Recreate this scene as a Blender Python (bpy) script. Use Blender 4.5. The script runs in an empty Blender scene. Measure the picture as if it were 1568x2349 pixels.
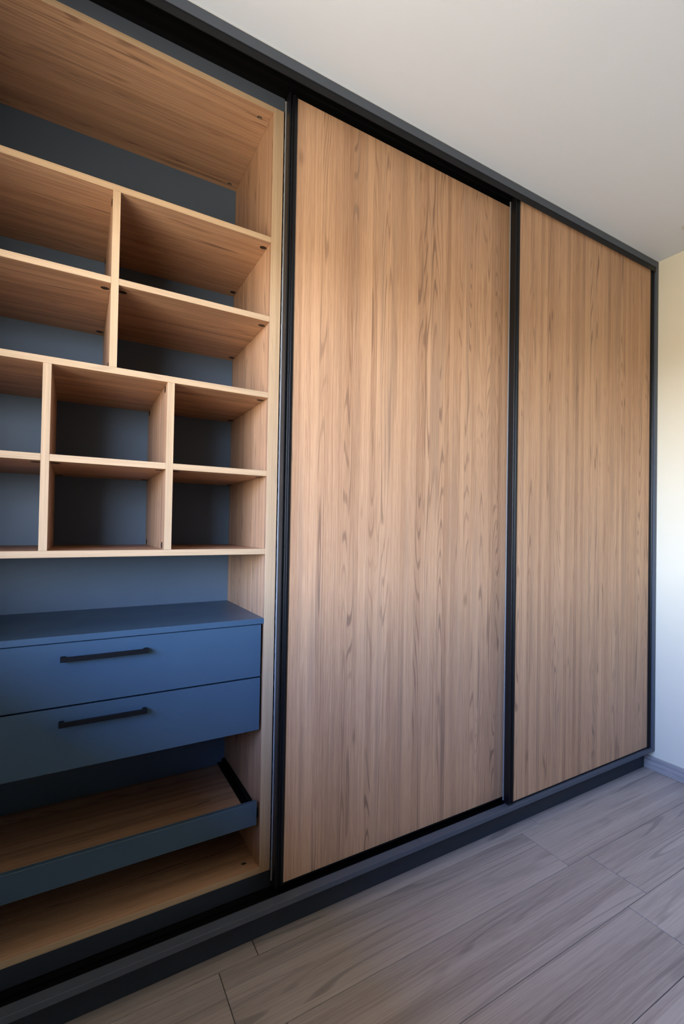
import bpy, bmesh, math, random
from mathutils import Matrix, Vector
random.seed(7)
scene = bpy.context.scene
COL = scene.collection

# ------------------------------------------------------------------ camera
IMG_W, IMG_H = 1568.0, 2349.0
F_PX, YAW, PITCH, ROLL = 1207.95, 0.672208, 0.015644, 0.012720
CAM = Vector((-2.367838, -1.620670, 1.227475))
PP_X, PP_Y = 350.0, 24.4965            # principal point offset (lens shift), px
cam_d = bpy.data.cameras.new('camera')
cam = bpy.data.objects.new('camera', cam_d); COL.objects.link(cam)
fw = Vector((math.sin(YAW)*math.cos(PITCH), math.cos(YAW)*math.cos(PITCH), math.sin(PITCH)))
rt = Vector((math.cos(YAW), -math.sin(YAW), 0.0)); up = rt.cross(fw)
r2 = rt*math.cos(ROLL) + up*math.sin(ROLL); u2 = up*math.cos(ROLL) - rt*math.sin(ROLL)
M = Matrix((r2, u2, -fw)).transposed().to_4x4(); M.translation = CAM
cam.matrix_world = M
cam_d.sensor_fit = 'HORIZONTAL'; cam_d.sensor_width = 24.0
cam_d.lens = F_PX / IMG_W * 24.0
cam_d.shift_x = -PP_X / IMG_W; cam_d.shift_y = PP_Y / IMG_W
cam_d.clip_start = 0.01
scene.camera = cam

# ------------------------------------------------------------------ view
vs = scene.view_settings
vs.view_transform = 'Standard'; vs.look = 'None'; vs.gamma = 1.0; vs.use_curve_mapping = False
vs.exposure = 0.28
scene.cycles.max_bounces = 4; scene.cycles.diffuse_bounces = 2; scene.cycles.glossy_bounces = 2
scene.cycles.use_adaptive_sampling = True; scene.cycles.adaptive_threshold = 0.05; scene.cycles.adaptive_min_samples = 16

# ------------------------------------------------------------------ sky: blue sky over sunlit tan ground
SKY_STRENGTH = 10.0
SKY = [  # (sin elevation, colour)
    (-1.00, (0.70, 0.63, 0.53)),
    (-0.02, (0.70, 0.63, 0.53)),
    (0.02, (2.10, 2.32, 2.65)),
    (0.14, (1.48, 1.92, 2.65)),
    (0.30, (0.66, 1.10, 2.35)),
    (1.00, (0.16, 0.48, 1.75)),
]
world = bpy.data.worlds.new('world'); scene.world = world; world.use_nodes = True
wn, wl = world.node_tree.nodes, world.node_tree.links
wn.clear()
w_out = wn.new('ShaderNodeOutputWorld'); w_bg = wn.new('ShaderNodeBackground')
w_tc = wn.new('ShaderNodeTexCoord'); w_sep = wn.new('ShaderNodeSeparateXYZ')
w_map = wn.new('ShaderNodeMapRange'); w_map.inputs['From Min'].default_value = -1.0
w_rmp = wn.new('ShaderNodeValToRGB')
while len(w_rmp.color_ramp.elements) < len(SKY): w_rmp.color_ramp.elements.new(0.5)
for e, (z, c) in zip(w_rmp.color_ramp.elements, SKY):
    e.position = (z + 1) / 2; e.color = (*c, 1)
wl.new(w_tc.outputs['Generated'], w_sep.inputs[0]); wl.new(w_sep.outputs['Z'], w_map.inputs['Value'])
wl.new(w_map.outputs[0], w_rmp.inputs[0]); wl.new(w_rmp.outputs[0], w_bg.inputs['Color'])
w_bg.inputs['Strength'].default_value = SKY_STRENGTH
wl.new(w_bg.outputs[0], w_out.inputs[0])

# ------------------------------------------------------------------ the room's window (left wall), used below too
RX0, RX1, RY0, RY1, RH = -2.75, 0.0, -5.20, 0.67, 2.65
WIN_Y0, WIN_Y1, WIN_Z0, WIN_Z1 = -1.95, -0.22, 1.00, 2.18
WT = 0.16
p_d = bpy.data.lights.new('window_daylight', 'AREA'); p_d.shape = 'RECTANGLE'
p_d.size = WIN_Z1-WIN_Z0; p_d.size_y = WIN_Y1-WIN_Y0; p_d.cycles.is_portal = True
p_o = bpy.data.objects.new('window_daylight', p_d); COL.objects.link(p_o)
p_o.location = (RX0-WT+0.01, (WIN_Y0+WIN_Y1)/2, (WIN_Z0+WIN_Z1)/2)
p_o.rotation_euler = (0, -math.pi/2, 0)          # faces +x, into the room

# ================================================================== materials
def new_mat(name, rough=0.5, spec=0.5):
    m = bpy.data.materials.new(name); m.use_nodes = True
    nt = m.node_tree; b = nt.nodes['Principled BSDF']
    b.inputs['Roughness'].default_value = rough
    b.inputs['Specular IOR Level'].default_value = spec
    return m, nt, b

class NB:
    """small node builder"""
    def __init__(s, nt): s.nt = nt; s.n = nt.nodes; s.l = nt.links
    def _in(s, sock, v):
        if isinstance(v, bpy.types.NodeSocket): s.l.new(v, sock)
        elif v is not None: sock.default_value = v
    def math(s, op, a, b=None, c=None, clamp=False):
        n = s.n.new('ShaderNodeMath'); n.operation = op; n.use_clamp = clamp
        s._in(n.inputs[0], a); s._in(n.inputs[1], b)
        if c is not None: s._in(n.inputs[2], c)
        return n.outputs[0]
    def comb(s, x, y, z):
        n = s.n.new('ShaderNodeCombineXYZ'); [s._in(n.inputs[i], v) for i, v in enumerate((x, y, z))]; return n.outputs[0]
    def noise(s, vec, scale=1.0, detail=2.0, rough=0.5, dist=0.0):
        n = s.n.new('ShaderNodeTexNoise'); s._in(n.inputs['Vector'], vec); n.inputs['Scale'].default_value = scale
        n.inputs['Detail'].default_value = detail; n.inputs['Roughness'].default_value = rough; n.inputs['Distortion'].default_value = dist
        return n.outputs['Fac']
    def rng(s, v, a, b, c=0.0, d=1.0, smooth=False):
        n = s.n.new('ShaderNodeMapRange'); n.clamp = True
        if smooth: n.interpolation_type = 'SMOOTHSTEP'
        s._in(n.inputs['Value'], v); n.inputs['From Min'].default_value = a; n.inputs['From Max'].default_value = b
        n.inputs['To Min'].default_value = c; n.inputs['To Max'].default_value = d; return n.outputs[0]
    def mix(s, f, a, b, mode='MIX'):
        n = s.n.new('ShaderNodeMix'); n.data_type = 'RGBA'; n.blend_type = mode
        s._in(n.inputs[0], f); s._in(n.inputs[6], a if isinstance(a, bpy.types.NodeSocket) else (*a, 1)); s._in(n.inputs[7], b if isinstance(b, bpy.types.NodeSocket) else (*b, 1))
        return n.outputs[2]

def wood_mat(name, axis, light, dark, grey, strip=0.10, tone=0.38, rings=0.72, fine=0.46, rough=0.45, bump=0.0, knots=True, obj_tone=0.0, ringfreq=32.0, across=1.0):
    """wood decor: grain runs along `axis` of the object's own space"""
    m, nt, b = new_mat(name, rough, 0.35); k = NB(nt)
    tc = k.n.new('ShaderNodeTexCoord'); sp = k.n.new('ShaderNodeSeparateXYZ'); k.l.new(tc.outputs['Object'], sp.inputs[0])
    oi = k.n.new('ShaderNodeObjectInfo'); rnd = oi.outputs['Random']
    ax = {'x': 0, 'y': 1, 'z': 2}[axis]; oth = [i for i in range(3) if i != ax]
    g = sp.outputs[ax]; a1 = k.math('ADD', sp.outputs[oth[0]], k.math('MULTIPLY', rnd, 7.3)); a2 = sp.outputs[oth[1]]
    if across != 1.0:
        a1 = k.math('MULTIPLY', a1, across); a2 = k.math('MULTIPLY', a2, across)
    u = k.math('ADD', a1, a2)
    vo = k.n.new('ShaderNodeTexVoronoi'); vo.voronoi_dimensions = '1D'; vo.feature = 'F1'
    k._in(vo.inputs['W'], k.math('DIVIDE', u, strip)); vo.inputs['Randomness'].default_value = 0.75
    cs = k.n.new('ShaderNodeSeparateColor'); k.l.new(vo.outputs['Color'], cs.inputs[0])
    s1, s2, s3 = cs.outputs[0], cs.outputs[1], cs.outputs[2]
    gs = k.math('ADD', g, k.math('MULTIPLY', s2, 17.0))            # each strip has a grain of its own
    gs = k.math('ADD', gs, k.math('MULTIPLY', rnd, 31.0))
    wob = k.math('MULTIPLY', k.math('SUBTRACT', k.noise(k.comb(a1, a2, k.math('MULTIPLY', gs, 0.6)), 3.0, 1.0), 0.5), 0.012)
    b1 = k.math('ADD', a1, wob)
    # cathedral figure: contour lines of a long soft noise
    n1 = k.noise(k.comb(k.math('MULTIPLY', b1, 11.0), k.math('MULTIPLY', a2, 11.0), k.math('MULTIPLY', gs, 0.55)), 1.0, 1.5, 0.45)
    ring = k.math('SINE', k.math('MULTIPLY', n1, ringfreq*6.283))
    ring = k.rng(ring, 0.5, 1.0, 0.0, 1.0)
    rmask = k.math('MULTIPLY', k.rng(s3, 0.25, 0.75), k.rng(k.noise(k.comb(k.math('MULTIPLY', b1, 5.0), a2, k.math('MULTIPLY', gs, 1.1)), 1.6, 1.0), 0.36, 0.62))
    ring = k.math('MULTIPLY', ring, rmask)
    # straight grain and pores
    gr = k.noise(k.comb(k.math('MULTIPLY', b1, 210.0), k.math('MULTIPLY', a2, 210.0), k.math('MULTIPLY', gs, 1.4)), 1.0, 3.0, 0.6)
    po = k.noise(k.comb(k.math('MULTIPLY', b1, 620.0), k.math('MULTIPLY', a2, 620.0), k.math('MULTIPLY', gs, 12.0)), 1.0, 2.0, 0.6)
    st = k.noise(k.comb(k.math('MULTIPLY', b1, 13.0), k.math('MULTIPLY', a2, 13.0), k.math('MULTIPLY', gs, 0.5)), 1.0, 2.0, 0.5)
    f = k.math('MULTIPLY', s1, tone)
    f = k.math('ADD', f, k.math('MULTIPLY', k.rng(st, 0.3, 0.7), 0.25))
    f = k.math('ADD', f, k.math('MULTIPLY', k.math('SUBTRACT', k.rng(gr, 0.25, 0.75), 0.5), fine*1.5))
    f = k.math('ADD', f, k.math('MULTIPLY', k.math('SUBTRACT', k.rng(po, 0.3, 0.72), 0.5), fine))
    f = k.math('ADD', f, k.math('MULTIPLY', ring, rings), clamp=True)
    col = k.mix(f, light, dark)
    gm = k.rng(k.noise(k.comb(k.math('MULTIPLY', b1, 17.0), a2, k.math('MULTIPLY', gs, 0.9)), 1.3, 1.5), 0.5, 0.75, 0.0, 0.38)
    gm = k.math('ADD', gm, k.math('MULTIPLY', ring, 0.5), clamp=True)
    col = k.mix(gm, col, grey)
    if knots:
        v2 = k.n.new('ShaderNodeTexVoronoi'); v2.voronoi_dimensions = '3D'; v2.feature = 'F1'
        k._in(v2.inputs['Vector'], k.comb(k.math('MULTIPLY', b1, 7.0), k.math('MULTIPLY', a2, 7.0), k.math('MULTIPLY', gs, 2.6))); v2.inputs['Scale'].default_value = 1.0
        kn = k.rng(v2.outputs['Distance'], 0.0, 0.11, 0.55, 0.0, True)
        col = k.mix(kn, col, tuple(c*0.45 for c in dark))
    if obj_tone:
        hs = k.n.new('ShaderNodeHueSaturation'); k._in(hs.inputs['Color'], col)
        k._in(hs.inputs['Value'], k.rng(k.math('FRACT', k.math('MULTIPLY', rnd, 13.7)), 0, 1, 1-obj_tone, 1+obj_tone))
        col = hs.outputs[0]
    k.l.new(col, b.inputs['Base Color'])
    if bump:
        bn = k.n.new('ShaderNodeBump'); bn.inputs['Strength'].default_value = bump; bn.inputs['Distance'].default_value = 0.001
        k._in(bn.inputs['Height'], k.math('SUBTRACT', 1.0, f)); k.l.new(bn.outputs[0], b.inputs['Normal'])
    return m

W_LIGHT, W_DARK, W_GREY = (0.69, 0.405, 0.230), (0.355, 0.178, 0.092), (0.27, 0.178, 0.125)
MAT = {}
MAT['wood_v'] = wood_mat('oak_decor_vertical', 'z', W_LIGHT, W_DARK, W_GREY)
MAT['wood_h'] = wood_mat('oak_decor_horizontal', 'x', W_LIGHT, W_DARK, W_GREY)
E_LIGHT, E_DARK, E_GREY = (0.66, 0.45, 0.265), (0.46, 0.29, 0.16), (0.42, 0.29, 0.18)
MAT['edge_v'] = wood_mat('oak_edge_vertical', 'z', E_LIGHT, E_DARK, E_GREY, tone=0.15, rings=0.0, fine=0.5, knots=False)
MAT['edge_h'] = wood_mat('oak_edge_horizontal', 'x', E_LIGHT, E_DARK, E_GREY, tone=0.15, rings=0.0, fine=0.5, knots=False)
MAT['plank'] = wood_mat('wood_look_tile', 'x', (0.56, 0.475, 0.415), (0.26, 0.205, 0.178), (0.39, 0.35, 0.325), strip=0.16, tone=0.40, rings=0.75, fine=0.38, rough=0.42, obj_tone=0.08, ringfreq=13.0, across=0.6)
MAT['skirt'] = wood_mat('wood_look_tile_skirting', 'y', (0.50, 0.46, 0.43), (0.22, 0.19, 0.175), (0.34, 0.31, 0.30), strip=0.03, tone=0.35, rings=0.7, fine=0.5, rough=0.45, knots=False, across=1.2)

def lacquer(name, col, rough, spec=0.5, bump=0.0, var=0.06):
    m, nt, b = new_mat(name, rough, spec); k = NB(nt)
    tc = k.n.new('ShaderNodeTexCoord')
    n = k.noise(tc.outputs['Object'], 9.0, 3.0, 0.6)
    k.l.new(k.mix(n, tuple(c*(1-var) for c in col), tuple(c*(1+var) for c in col)), b.inputs['Base Color'])
    k.l.new(k.rng(k.noise(tc.outputs['Object'], 4.0, 2.0), 0.3, 0.7, rough-0.04, rough+0.04), b.inputs['Roughness'])
    if bump:
        bn = k.n.new('ShaderNodeBump'); bn.inputs['Strength'].default_value = bump; bn.inputs['Distance'].default_value = 0.001
        k._in(bn.inputs['Height'], k.noise(tc.outputs['Object'], 700.0, 2.0)); k.l.new(bn.outputs[0], b.inputs['Normal'])
    return m
MAT['anthracite'] = lacquer('blue_grey_board', (0.056, 0.104, 0.156), 0.36, 0.45, 0.05)
MAT['back'] = lacquer('grey_blue_back_panel', (0.112, 0.158, 0.215), 0.42, 0.4, 0.05)
MAT['graphite_shaded'] = lacquer('shaded_graphite_board', (0.036, 0.044, 0.058), 0.42, 0.35, 0.05)  # graphite with shade put into the colour, for toe kick and lower filler
MAT['graphite'] = lacquer('graphite_board', (0.094, 0.108, 0.132), 0.40, 0.4, 0.05)  # lightened graphite, grazing light on the fascia put into its colour
MAT['black_alu'] = lacquer('black_aluminium', (0.006, 0.006, 0.007), 0.40, 0.32)
MAT['black_matt'] = lacquer('black_track', (0.003, 0.003, 0.003), 0.5, 0.12)
MAT['handle'] = lacquer('black_handle', (0.005, 0.005, 0.006), 0.55, 0.2)
MAT['brush'] = lacquer('grey_brush_pile', (0.27, 0.27, 0.27), 0.9, 0.1, 0.4)
MAT['cap'] = lacquer('dark_brown_plastic', (0.020, 0.012, 0.008), 0.4, 0.4)
MAT['zinc'] = lacquer('zinc_cam', (0.34, 0.31, 0.26), 0.4, 0.5); MAT['zinc'].node_tree.nodes['Principled BSDF'].inputs['Metallic'].default_value = 0.9
MAT['paint'] = lacquer('white_wall_paint', (0.86, 0.79, 0.62), 0.75, 0.25, 0.12, 0.015)
MAT['ceil'] = lacquer('white_ceiling_paint', (0.81, 0.86, 0.92), 0.8, 0.2, 0.12, 0.015)
MAT['dark_paint'] = lacquer('taupe_wall_paint', (0.20, 0.18, 0.16), 0.8, 0.2, 0.1, 0.02)
MAT['sky_blocker'] = lacquer('dark_sky_blocker', (0.10, 0.065, 0.04), 0.7, 0.2, 0.1, 0.2)  # kept dark so the added slab bounces little light indoors
MAT['grout'] = lacquer('grey_grout', (0.16, 0.15, 0.145), 0.85, 0.2, 0.2, 0.1)
MAT['white_plastic'] = lacquer('white_plastic', (0.72, 0.71, 0.69), 0.4, 0.4)
MAT['frosted'] = lacquer('frosted_lens', (0.66, 0.65, 0.62), 0.5, 0.4)
MAT['dark_box'] = lacquer('grey_drawer_box', (0.05, 0.052, 0.056), 0.5, 0.4)

# ================================================================== geometry helpers
ORG = {}
def link(o, parent=None, org=(0, 0, 0)):
    """put object at world point `org`, below `parent` (parents are never rotated)"""
    COL.objects.link(o); org = Vector(org)
    if parent is not None:
        o.parent = parent; o.location = org - ORG[parent.name]
    else: o.location = org
    ORG[o.name] = org
    return o
def tag(o, label=None, cat=None, group=None, kind=None):
    if label: o['label'] = label
    if cat: o['category'] = cat
    if group: o['group'] = group
    if kind: o['kind'] = kind
    return o
def empty(name, org): return link(bpy.data.objects.new(name, None), None, org)
def mesh_from(bm, name, mat, smooth=False):
    me = bpy.data.meshes.new(name); bmesh.ops.recalc_face_normals(bm, faces=bm.faces[:]); bm.to_mesh(me); bm.free()
    me.materials.append(MAT[mat])
    if smooth:
        for p in me.polygons: p.use_smooth = True
    return me
def box_bm(bm, x0, x1, y0, y1, z0, z1, bevel=0.0):
    vs_ = [bm.verts.new((x, y, z)) for z in (z0, z1) for y in (y0, y1) for x in (x0, x1)]
    fs = [bm.faces.new([vs_[i] for i in f]) for f in ((0, 2, 3, 1), (4, 5, 7, 6), (0, 1, 5, 4), (2, 6, 7, 3), (0, 4, 6, 2), (1, 3, 7, 5))]
    if bevel:
        es = list({e for f in fs for e in f.edges})
        bmesh.ops.bevel(bm, geom=es, offset=bevel, segments=1, affect='EDGES', profile=0.5)
def box(name, x0, x1, y0, y1, z0, z1, mat, parent=None, bevel=0.0):
    c = Vector(((x0+x1)/2, (y0+y1)/2, (z0+z1)/2))
    bm = bmesh.new(); box_bm(bm, x0-c.x, x1-c.x, y0-c.y, y1-c.y, z0-c.z, z1-c.z, bevel)
    return link(bpy.data.objects.new(name, mesh_from(bm, name, mat)), parent, c)
def boxes(name, lst, mat, parent=None, bevel=0.0):
    c = Vector(((lst[0][0]+lst[0][1])/2, (lst[0][2]+lst[0][3])/2, (lst[0][4]+lst[0][5])/2))
    bm = bmesh.new()
    for b in lst: box_bm(bm, b[0]-c.x, b[1]-c.x, b[2]-c.y, b[3]-c.y, b[4]-c.z, b[5]-c.z, bevel)
    return link(bpy.data.objects.new(name, mesh_from(bm, name, mat)), parent, c)
def extrude_poly(name, pts, axis, a0, a1, mat, parent=None, smooth=False):
    """closed outline pts in the plane across `axis` ((y,z) for x, (x,y) for z), extruded from a0 to a1"""
    n = len(pts); cx = sum(p[0] for p in pts)/n; cy = sum(p[1] for p in pts)/n; ca = (a0+a1)/2
    bm = bmesh.new()
    def P(p, a): return (a-ca, p[0]-cx, p[1]-cy) if axis == 'x' else (p[0]-cx, p[1]-cy, a-ca)
    A = [bm.verts.new(P(p, a0)) for p in pts]; B = [bm.verts.new(P(p, a1)) for p in pts]
    for i in range(n): bm.faces.new((A[i], A[(i+1) % n], B[(i+1) % n], B[i]))
    bm.faces.new(A[::-1]); bm.faces.new(B)
    org = (ca, cx, cy) if axis == 'x' else (cx, cy, ca)
    return link(bpy.data.objects.new(name, mesh_from(bm, name, mat, smooth)), parent, org)

# ================================================================== room shell
g = 0.0
floor = tag(box('floor', RX0-WT, RX1+WT, RY0-WT, RY1+WT, -0.08, -0.0025, 'grout'), kind='structure')
ceiling = tag(box('ceiling', RX0-WT, RX1+WT, RY0-WT, RY1+WT, RH, RH+0.12, 'ceil'), kind='structure')
tag(box('wall_right', RX1, RX1+WT, RY0, RY1, -0.0025, RH, 'paint'), kind='structure')
tag(box('wall_back', RX0-WT, RX1+WT, RY1, RY1+WT, -0.0025, RH, 'paint'), kind='structure')
tag(box('wall_front', RX0-WT, RX1+WT, RY0-WT, RY0, -0.0025, RH, 'dark_paint'), kind='structure')
tag(boxes('wall_left', [(RX0-WT, RX0, RY0, WIN_Y0, -0.0025, RH), (RX0-WT, RX0, WIN_Y1, RY1, -0.0025, RH),
                        (RX0-WT, RX0, WIN_Y0, WIN_Y1, -0.0025, WIN_Z0), (RX0-WT, RX0, WIN_Y0, WIN_Y1, WIN_Z1, RH)], 'paint'), kind='structure')
# window frame in the left wall
wx0, wx1, ft = RX0-WT+0.03, RX0-WT+0.09, 0.045
win = tag(boxes('window_1', [(wx0, wx1, WIN_Y0, WIN_Y1, WIN_Z0, WIN_Z0+ft), (wx0, wx1, WIN_Y0, WIN_Y1, WIN_Z1-ft, WIN_Z1),
                             (wx0, wx1, WIN_Y0, WIN_Y0+ft, WIN_Z0+ft, WIN_Z1-ft), (wx0, wx1, WIN_Y1-ft, WIN_Y1, WIN_Z0+ft, WIN_Z1-ft)], 'black_alu', None, 0.002), kind='structure')
box('window_sill', wx1, RX0+0.03, WIN_Y0+0.001, WIN_Y1-0.001, WIN_Z0, WIN_Z0+0.02, 'white_plastic', win, 0.002)

# unseen balcony slab, added outside above the window to block high sky
tag(box('sky_blocker_slab', RX0-WT-1.2, RX0-WT-0.002, -4.4, 0.9, 2.45, 2.62, 'sky_blocker'), kind='structure')

# floor planks: wood-look tiles in running bond
PW, PL, GAP = 0.2645, 1.110, 0.0022
bm = bmesh.new(); box_bm(bm, -(PL-GAP)/2, (PL-GAP)/2, -(PW-GAP)/2, (PW-GAP)/2, -0.008, 0.0, 0.0007)
full = mesh_from(bm, 'plank', 'plank')
Y_TOE = 0.060
k0 = -1
for k in range(k0, 24):
    ytop = -0.006 - PW*k; ybot = ytop - PW
    if ytop < RY0: break
    off = -0.822 if k % 2 else -0.924
    y1 = min(ytop-GAP/2, RY1); y0 = max(ybot+GAP/2, RY0)
    n = -2
    while True:
        xa = off + n*PL; n += 1
        xb = xa + PL
        if xa >= RX1: break
        if xb <= RX0: continue
        x0, x1 = max(xa+GAP/2, RX0), min(xb-GAP/2, RX1)
        if x1-x0 < 0.02: continue
        if abs(x1-x0-(PL-GAP)) < 1e-4 and abs(y1-y0-(PW-GAP)) < 1e-4:
            o = bpy.data.objects.new('plank', full); link(o, floor, ((x0+x1)/2, (y0+y1)/2, 0.0))
        else:
            c = ((x0+x1)/2, (y0+y1)/2); bm = bmesh.new()
            box_bm(bm, x0-c[0], x1-c[0], y0-c[1], y1-c[1], -0.008, 0.0, 0.0007)
            link(bpy.data.objects.new('plank', mesh_from(bm, 'plank', 'plank')), floor, (*c, 0.0))
# skirting of the same tile
BB_H = 0.068
base = tag(box('baseboard_right', -0.0105, 0.0, -1.05, Y_TOE, 0.0012, BB_H, 'skirt', None, 0.0008), kind='structure')
y = -1.052
while y > RY0+0.1:
    y0 = max(y-1.108, RY0); box('tile', -0.0105, 0.0, y0, y, 0.0012, BB_H, 'skirt', base, 0.0008); y = y0-0.002
tag(box('baseboard_left', RX0, RX0+0.0105, RY0, -0.002, 0.0012, BB_H, 'skirt', None, 0.0008), kind='structure')
tag(box('baseboard_front', RX0+0.011, RX1-0.011, RY0, RY0+0.0105, 0.0012, BB_H, 'skirt', None, 0.0008), kind='structure')

# ================================================================== wardrobe
YC = 0.125            # front of the carcass
YS = 0.128            # front of shelves and drawers
YB = 0.635            # back panel
XL, XR = -2.6955, -1.8985   # inner faces of the open compartment
SILL_B, SILL_T = 0.0995, 0.1180
MASK_B, FASCIA_B = 2.590, 2.617
ward = tag(empty('wardrobe', (-1.375, 0.3, 0)), 'built-in anthracite and oak wardrobe filling the wall, its left compartment open', 'wardrobe')
ZT = RH - 0.0005
box('top_fascia', RX0, RX1-0.0005, 0.0, 0.64, FASCIA_B, ZT, 'graphite', ward, 0.0008)
box('sealant_bead', RX0, RX1-0.0005, -0.0016, -0.0001, RH-0.0022, ZT, 'white_plastic', ward)
box('side_frame', -0.0205, -0.0005, 0.0, 0.64, SILL_B, FASCIA_B, 'graphite', ward, 0.0008)
box('side_frame', RX0, RX0+0.018, 0.0, 0.64, SILL_B, FASCIA_B, 'graphite', ward, 0.0008)
box('sill', RX0+0.0185, -1.3835, 0.0, 0.0385, SILL_B, SILL_T, 'graphite', ward, 0.0008)
box('sill', -1.3829, -0.021, 0.0, 0.0385, SILL_B, SILL_T, 'graphite', ward, 0.0008)
box('base_board', RX0+0.0185, -0.021, 0.0387, 0.64, 0.078, 0.0955, 'graphite', ward)
box('toe_kick', RX0, -0.0005, Y_TOE, Y_TOE+0.018, 0.0008, 0.0775, 'graphite_shaded', ward)
box('track_mask', RX0+0.0185, -0.021, 0.003, 0.006, MASK_B, FASCIA_B+0.0, 'black_alu', ward, 0.0006)
tr = boxes('top_track', [(RX0+0.019, -0.0215, 0.0062, 0.124, 2.6115, 2.6165)] +
      [(RX0+0.019, -0.0215, yy, yy+0.002, 2.594, 2.6113) for yy in (0.0355, 0.0785)], 'black_matt', ward)
btm = boxes('bottom_track', [(RX0+0.019, -0.0215, 0.0388, 0.1245, 0.0957, 0.0975)] +
      [(RX0+0.019, -0.0215, yy, yy+w_, 0.0976, zt) for yy, w_, zt in ((0.0388, 0.002, 0.116), (0.0475, 0.003, 0.108), (0.0885, 0.003, 0.104), (0.1205, 0.0035, 0.0995))], 'black_matt', ward)
box('back_panel', RX0+0.019, -0.0215, YB, YB+0.004, 0.0958, 2.6165, 'back', ward)

def edge(name_mat, parent, x0, x1, y0, y1, z0, z1): return box('edge_band', x0, x1, y0, y1, z0, z1, name_mat, parent, 0.0004)
def hboard(name, x0, x1, y0, y1, z0, z1, parent, band=True):
    o = box(name, x0, x1, y0+(0.001 if band else 0), y1, z0, z1, 'wood_h', parent, 0.0003)
    if band: edge('edge_h', o, x0, x1, y0, y0+0.00098, z0, z1)
    return o
def vboard(name, x0, x1, y0, y1, z0, z1, parent):
    o = box(name, x0, x1, y0+0.001, y1, z0, z1, 'wood_v', parent, 0.0003)
    edge('edge_v', o, x0, x1, y0, y0+0.00098, z0, z1)
    return o
Z_BOT0, Z_BOT1, Z_TOP0, Z_TOP1 = 0.1506, 0.1679, 2.5524, 2.5695
box('lower_filler', XL-0.036, XR+0.0335, YC, YC+0.016, 0.0958, Z_BOT0-0.0003, 'graphite_shaded', ward, 0.0005)
box('upper_filler', XL-0.036, XR+0.0335, YC, YC+0.016, Z_TOP1+0.0003, 2.6165, 'graphite', ward, 0.0005)
vboard('side_panel', XR, XR+0.0315, YC, YB-0.0005, Z_BOT0, Z_TOP1, ward)
vboard('side_panel', XL-0.0335, XL, YC, YB-0.0005, Z_BOT0, Z_TOP1, ward)
top_p = hboard('top_panel', XL+0.0002, XR-0.0002, YC, YB-0.0005, Z_TOP0, Z_TOP1, ward)
bot_p = hboard('bottom_panel', XL+0.0002, XR-0.0002, YC, YB-0.0005, Z_BOT0, Z_BOT1, ward)
TH = 0.0175
D1, D2, D3 = (-2.3052, -2.2882), (-2.4395, -2.4225), (-2.1700, -2.1525)
ZA, ZB, ZCc, ZD, ZE = 2.1525, 1.8990, 1.6565, 1.4085, 1.1625     # tops of the shelves
e_ = 0.0002
def shelf(x0, x1, zt): return hboard('shelf', x0+e_, x1-e_, YS, YB-0.0005, zt-TH, zt, ward)
shA = shelf(XL, XR, ZA); shC = shelf(XL, XR, ZCc); shE = shelf(XL, XR, ZE)
shBl = shelf(XL, D1[0], ZB); shBr = shelf(D1[1], XR, ZB)
shDl = shelf(XL, D2[0], ZD); shDm = shelf(D2[1], D3[0], ZD); shDr = shelf(D3[1], XR, ZD)
def divider(d, z0, z1): return vboard('divider', d[0], d[1], YS, YB-0.0005, z0+e_, z1-e_, ward)
dv1 = divider(D1, ZCc, ZA-TH); dv2 = divider(D2, ZE, ZCc-TH); dv3 = divider(D3, ZE, ZCc-TH)

# connector caps: flat discs with a cross slot
def disc_mesh(name, r, h, mat, slot=True):
    bm = bmesh.new(); N = 24
    rings_ = [(r, 0.0), (r, h*0.6), (r*0.9, h), (r*0.5, h), (r*0.45, h*0.35)] if slot else [(r, 0), (r, h*0.6), (r*0.9, h)]
    prev = None
    for rr, zz in rings_:
        cur = [bm.verts.new((rr*math.cos(6.2832*i/N), rr*math.sin(6.2832*i/N), zz)) for i in range(N)]
        if prev:
            for i in range(N): bm.faces.new((prev[i], prev[(i+1) % N], cur[(i+1) % N], cur[i]))
        prev = cur
    bm.faces.new(prev)
    if slot:
        for a in (0, 1):
            l, w = r*0.42, r*0.09
            box_bm(bm, -(l if a else w), (l if a else w), -(w if a else l), (w if a else l), h*0.36, h*0.8)
    return mesh_from(bm, name, mat)
CAP = disc_mesh('connector_cap', 0.0098, 0.0014, 'cap')
CAM_ = disc_mesh('cam_fitting', 0.0075, 0.0008, 'zinc')
def fit(mesh, name, parent, p, normal):
    o = bpy.data.objects.new(name, mesh)
    link(o, parent, p); o.rotation_euler = Vector(normal).to_track_quat('Z', 'Y').to_euler(); return o
FY, BY = 0.176, 0.592
for sh, zt, xs in ((shA, ZA, (XR-0.0115, XL+0.0115)), (shBl, ZB, (D1[0]-0.0115, XL+0.0115)), (shBr, ZB, (XR-0.0115, D1[1]+0.0115)), (shC, ZCc, (XR-0.0115, XL+0.0115)),
                   (shDl, ZD, (D2[0]-0.0115, XL+0.0115)), (shDm, ZD, (D2[1]+0.0115, D3[0]-0.0115)), (shDr, ZD, (D3[1]+0.0115, XR-0.0115)), (shE, ZE, (XR-0.0115, XL+0.0115))):
    for x in xs:
        for yy in (FY, BY): fit(CAP, 'connector_cap', sh, (x, yy, zt-TH), (0, 0, -1))
for dv, d, zz in ((dv1, D1, (ZCc+0.0115, ZA-TH-0.0115)), (dv2, D2, (ZE+0.0115, ZCc-TH-0.0115)), (dv3, D3, (ZE+0.0115, ZCc-TH-0.0115))):
    for z in zz:
        for yy in (FY, BY): fit(CAP, 'connector_cap', dv, (d[0], yy, z), (-1, 0, 0))
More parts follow.
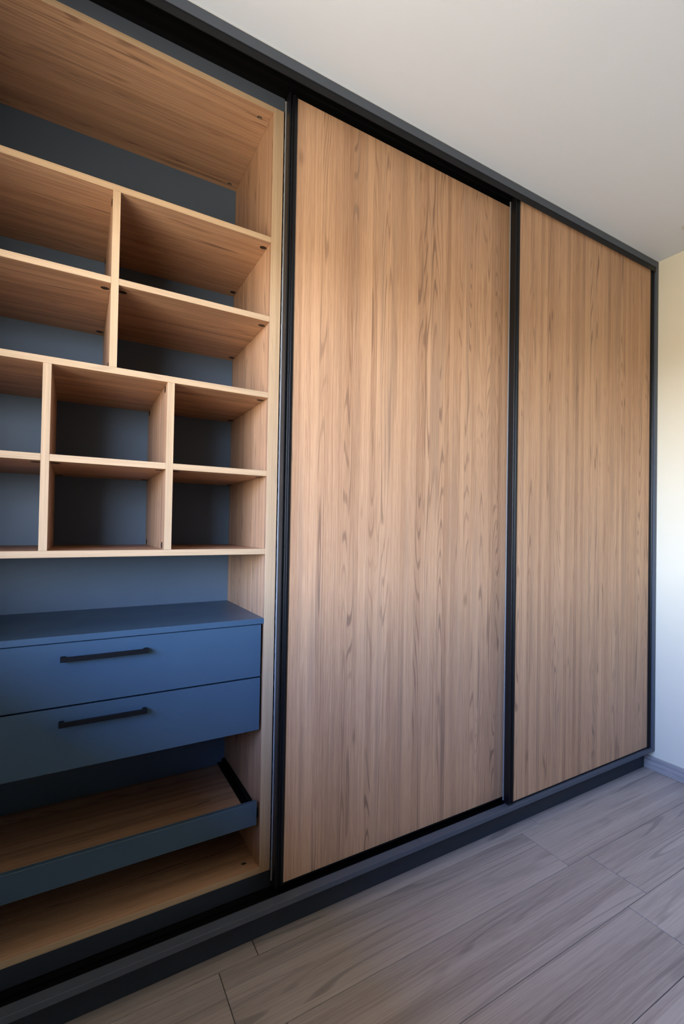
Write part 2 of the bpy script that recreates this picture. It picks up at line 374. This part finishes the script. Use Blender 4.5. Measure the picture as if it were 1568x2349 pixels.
for x in (XR-0.03, XL+0.03):
    for yy in (FY, BY+0.005):
        fit(CAM_, 'cam_fitting', top_p, (x, yy, Z_TOP0), (0, 0, -1)); fit(CAM_, 'cam_fitting', bot_p, (x-0.003, yy, Z_BOT1), (0, 0, 1))

# ================================================================== chest of two drawers
ch = tag(empty('drawer_chest', (-2.297, 0.36, 0.597)), 'blue-grey chest of two drawers fixed below the shelves of the open wardrobe', 'drawers')
box('top_board', XL+e_, XR-e_, YC, YB-0.0005, 0.9272, 0.9445, 'anthracite', ch, 0.0008)
def u_handle(parent, x0, x1, yf, yd, z0, z1):
    pts = [(x0, yf), (x1, yf), (x1, yd), (x1-0.010, yd), (x1-0.010, yf+0.010), (x0+0.010, yf+0.010), (x0+0.010, yd), (x0, yd)]
    n = len(pts); cx, cy, cz = (x0+x1)/2, (yf+yd)/2, (z0+z1)/2
    bm = bmesh.new()
    A = [bm.verts.new((p[0]-cx, p[1]-cy, z0-cz)) for p in pts]; B = [bm.verts.new((p[0]-cx, p[1]-cy, z1-cz)) for p in pts]
    for i in range(n): bm.faces.new((A[i], A[(i+1) % n], B[(i+1) % n], B[i]))
    bm.faces.new(A[::-1]); bm.faces.new(B)
    bmesh.ops.bevel(bm, geom=bm.edges[:], offset=0.0006, segments=1, affect='EDGES')
    return link(bpy.data.objects.new('handle', mesh_from(bm, 'handle', 'handle')), parent, (cx, cy, cz))
for z0, z1, hz in ((0.7636, 0.9249, 0.8865), (0.5973, 0.7590, 0.7215)):
    fr = box('drawer', XL+0.007, XR-0.007, YS, YS+0.018, z0, z1, 'anthracite', ch, 0.0008)
    u_handle(fr, -2.391, -2.2035, 0.1015, YS, hz-0.0062, hz+0.0052)
    boxes('drawer_box', [(XL+0.02, XL+0.033, YS+0.0185, 0.60, z0+0.012, z1-0.03), (XR-0.033, XR-0.02, YS+0.0185, 0.60, z0+0.012, z1-0.03),
                         (XL+0.0335, XR-0.0335, 0.587, 0.60, z0+0.012, z1-0.03), (XL+0.0335, XR-0.0335, YS+0.0185, 0.5865, z0+0.012, z0+0.024)], 'dark_box', fr)

# ================================================================== pull-out shelf
po = tag(empty('pull_out_shelf', (-2.297, 0.36, 0.303)), 'oak pull-out shelf with low blue-grey front, beneath the drawers', 'shelf')
PZ = 0.3265
hboard('shelf_board', XL+0.028, XR-0.028, YS+0.0185, 0.605, PZ-0.016, PZ, po, band=False)
box('front_panel', XL+0.006, XR-0.0095, YS, YS+0.018, 0.3028, 0.3738, 'anthracite', po, 0.0008)
for x0, x1, s in ((XL+0.001, XL+0.0275, 1), (XR-0.0275, XR-0.001, -1)):
    xi = x1 if s == 1 else x0
    boxes('slide_rail', [(x0, x1, YS+0.02, 0.615, PZ-0.012, PZ+0.004), (x0 if s == 1 else x1-0.012, x0+0.012 if s == 1 else x1, YS+0.02, 0.615, PZ+0.0042, PZ+0.016)], 'black_matt', po, 0.0006)

# ================================================================== sliding doors
def stile_outline(x0, w, y0, d, flip=False):
    pts = [(0, d), (0, 0.0015), (0.0012, 0.0)]
    n = 9
    pts.append((0.003, 0.0))
    for i in range(n+1):                               # concave grip
        t = i/n; pts.append((0.0035+0.0125*t, 0.0005+0.0070*math.sin(math.pi*t)**0.8 + 0.0012*t))
    pts += [(0.0168, 0.0010), (0.0182, 0.0010), (0.0184, 0.0030), (w, 0.0030), (w, d)]
    if flip: pts = [(w-x, y) for x, y in pts][::-1]
    return [(x0+x, y0+y) for x, y in pts]
def brush_mesh(h):
    bm = bmesh.new(); rnd = random.Random(3); n = 260; prev = None
    for i in range(n+1):
        z = -h/2 + h*i/n; j = rnd.uniform(-0.0005, 0.0005)
        if i in (0, n): j = -0.001
        cur = [bm.verts.new(p) for p in ((0.0, -0.0022, z), (-0.0027+j, -0.0016, z), (-0.0032+j, 0.0, z), (-0.0027+j, 0.0016, z), (0.0, 0.0022, z))]
        if prev:
            for a in range(5): bm.faces.new((prev[a], prev[(a+1) % 5], cur[(a+1) % 5], cur[a]))
        else: bm.faces.new(cur[::-1])
        prev = cur
    bm.faces.new(prev)
    return mesh_from(bm, 'brush_seal', 'brush')
def sliding_door(label, x0, x1, yf, z0, z1):
    d, w = 0.040, 0.025
    t = tag(empty('sliding_wardrobe_door', ((x0+x1)/2, yf+d/2, z0)), label, 'wardrobe door', 'sliding wardrobe doors', 'thing')
    extrude_poly('handle_profile', stile_outline(x0, w, yf, d), 'z', z0, z1, 'black_alu', t)
    extrude_poly('handle_profile', stile_outline(x1-w, w, yf, d, True), 'z', z0, z1, 'black_alu', t)
    box('door_panel', x0+w+e_, x1-w-e_, yf+0.006, yf+0.016, z0+0.0075, z1-0.004, 'wood_v', t)
    box('bottom_rail', x0+w+e_, x1-w-e_, yf+0.0055, yf+d-0.002, z0+0.001, z0+0.0073, 'black_alu', t, 0.0005)
    box('top_rail', x0+w+e_, x1-w-e_, yf+0.018, yf+d-0.002, z1-0.030, z1, 'black_alu', t, 0.0005)
    h = z1-z0-0.02
    o = bpy.data.objects.new('brush_seal', brush_mesh(h)); o['label'] = 'pale grey brush strip along the door edge'; link(o, t, (x0, yf+d-0.0035, (z0+z1)/2))
    return t
sliding_door('right oak sliding door on the front track, next to the white wall', -0.9775, -0.0225, 0.0100, 0.1190, 2.6050)
sliding_door('larger-looking oak sliding door on the rear track, next to the open shelves', -1.8690, -0.9130, 0.0600, 0.1240, 2.5930)

# ================================================================== ceiling spot at the right edge
dl = tag(empty('ceiling_spotlight', (-0.169, -0.289, RH)), 'small white round recessed spotlight in the ceiling near the right wall', 'lamp')
def ring_mesh(name, prof, mat):
    bm = bmesh.new(); N = 40; vv = [[bm.verts.new((r*math.cos(6.28319*i/N), r*math.sin(6.28319*i/N), z)) for i in range(N)] for r, z in prof]
    for a in range(len(vv)-1):
        for i in range(N): bm.faces.new((vv[a][i], vv[a][(i+1) % N], vv[a+1][(i+1) % N], vv[a+1][i]))
    return bm
bm = ring_mesh('r', [(0.043, 0.0), (0.0425, -0.0025), (0.040, -0.004), (0.034, -0.004), (0.031, -0.001)], 'white_plastic')
link(bpy.data.objects.new('trim_ring', mesh_from(bm, 'trim_ring', 'white_plastic')), dl, (-0.169, -0.289, RH))
bm = bmesh.new(); bmesh.ops.create_circle(bm, cap_ends=True, segments=40, radius=0.031)
bmesh.ops.transform(bm, matrix=Matrix.Translation((0, 0, -0.001)), verts=bm.verts[:])
link(bpy.data.objects.new('lens', mesh_from(bm, 'lens', 'frosted')), dl, (-0.169, -0.289, RH))
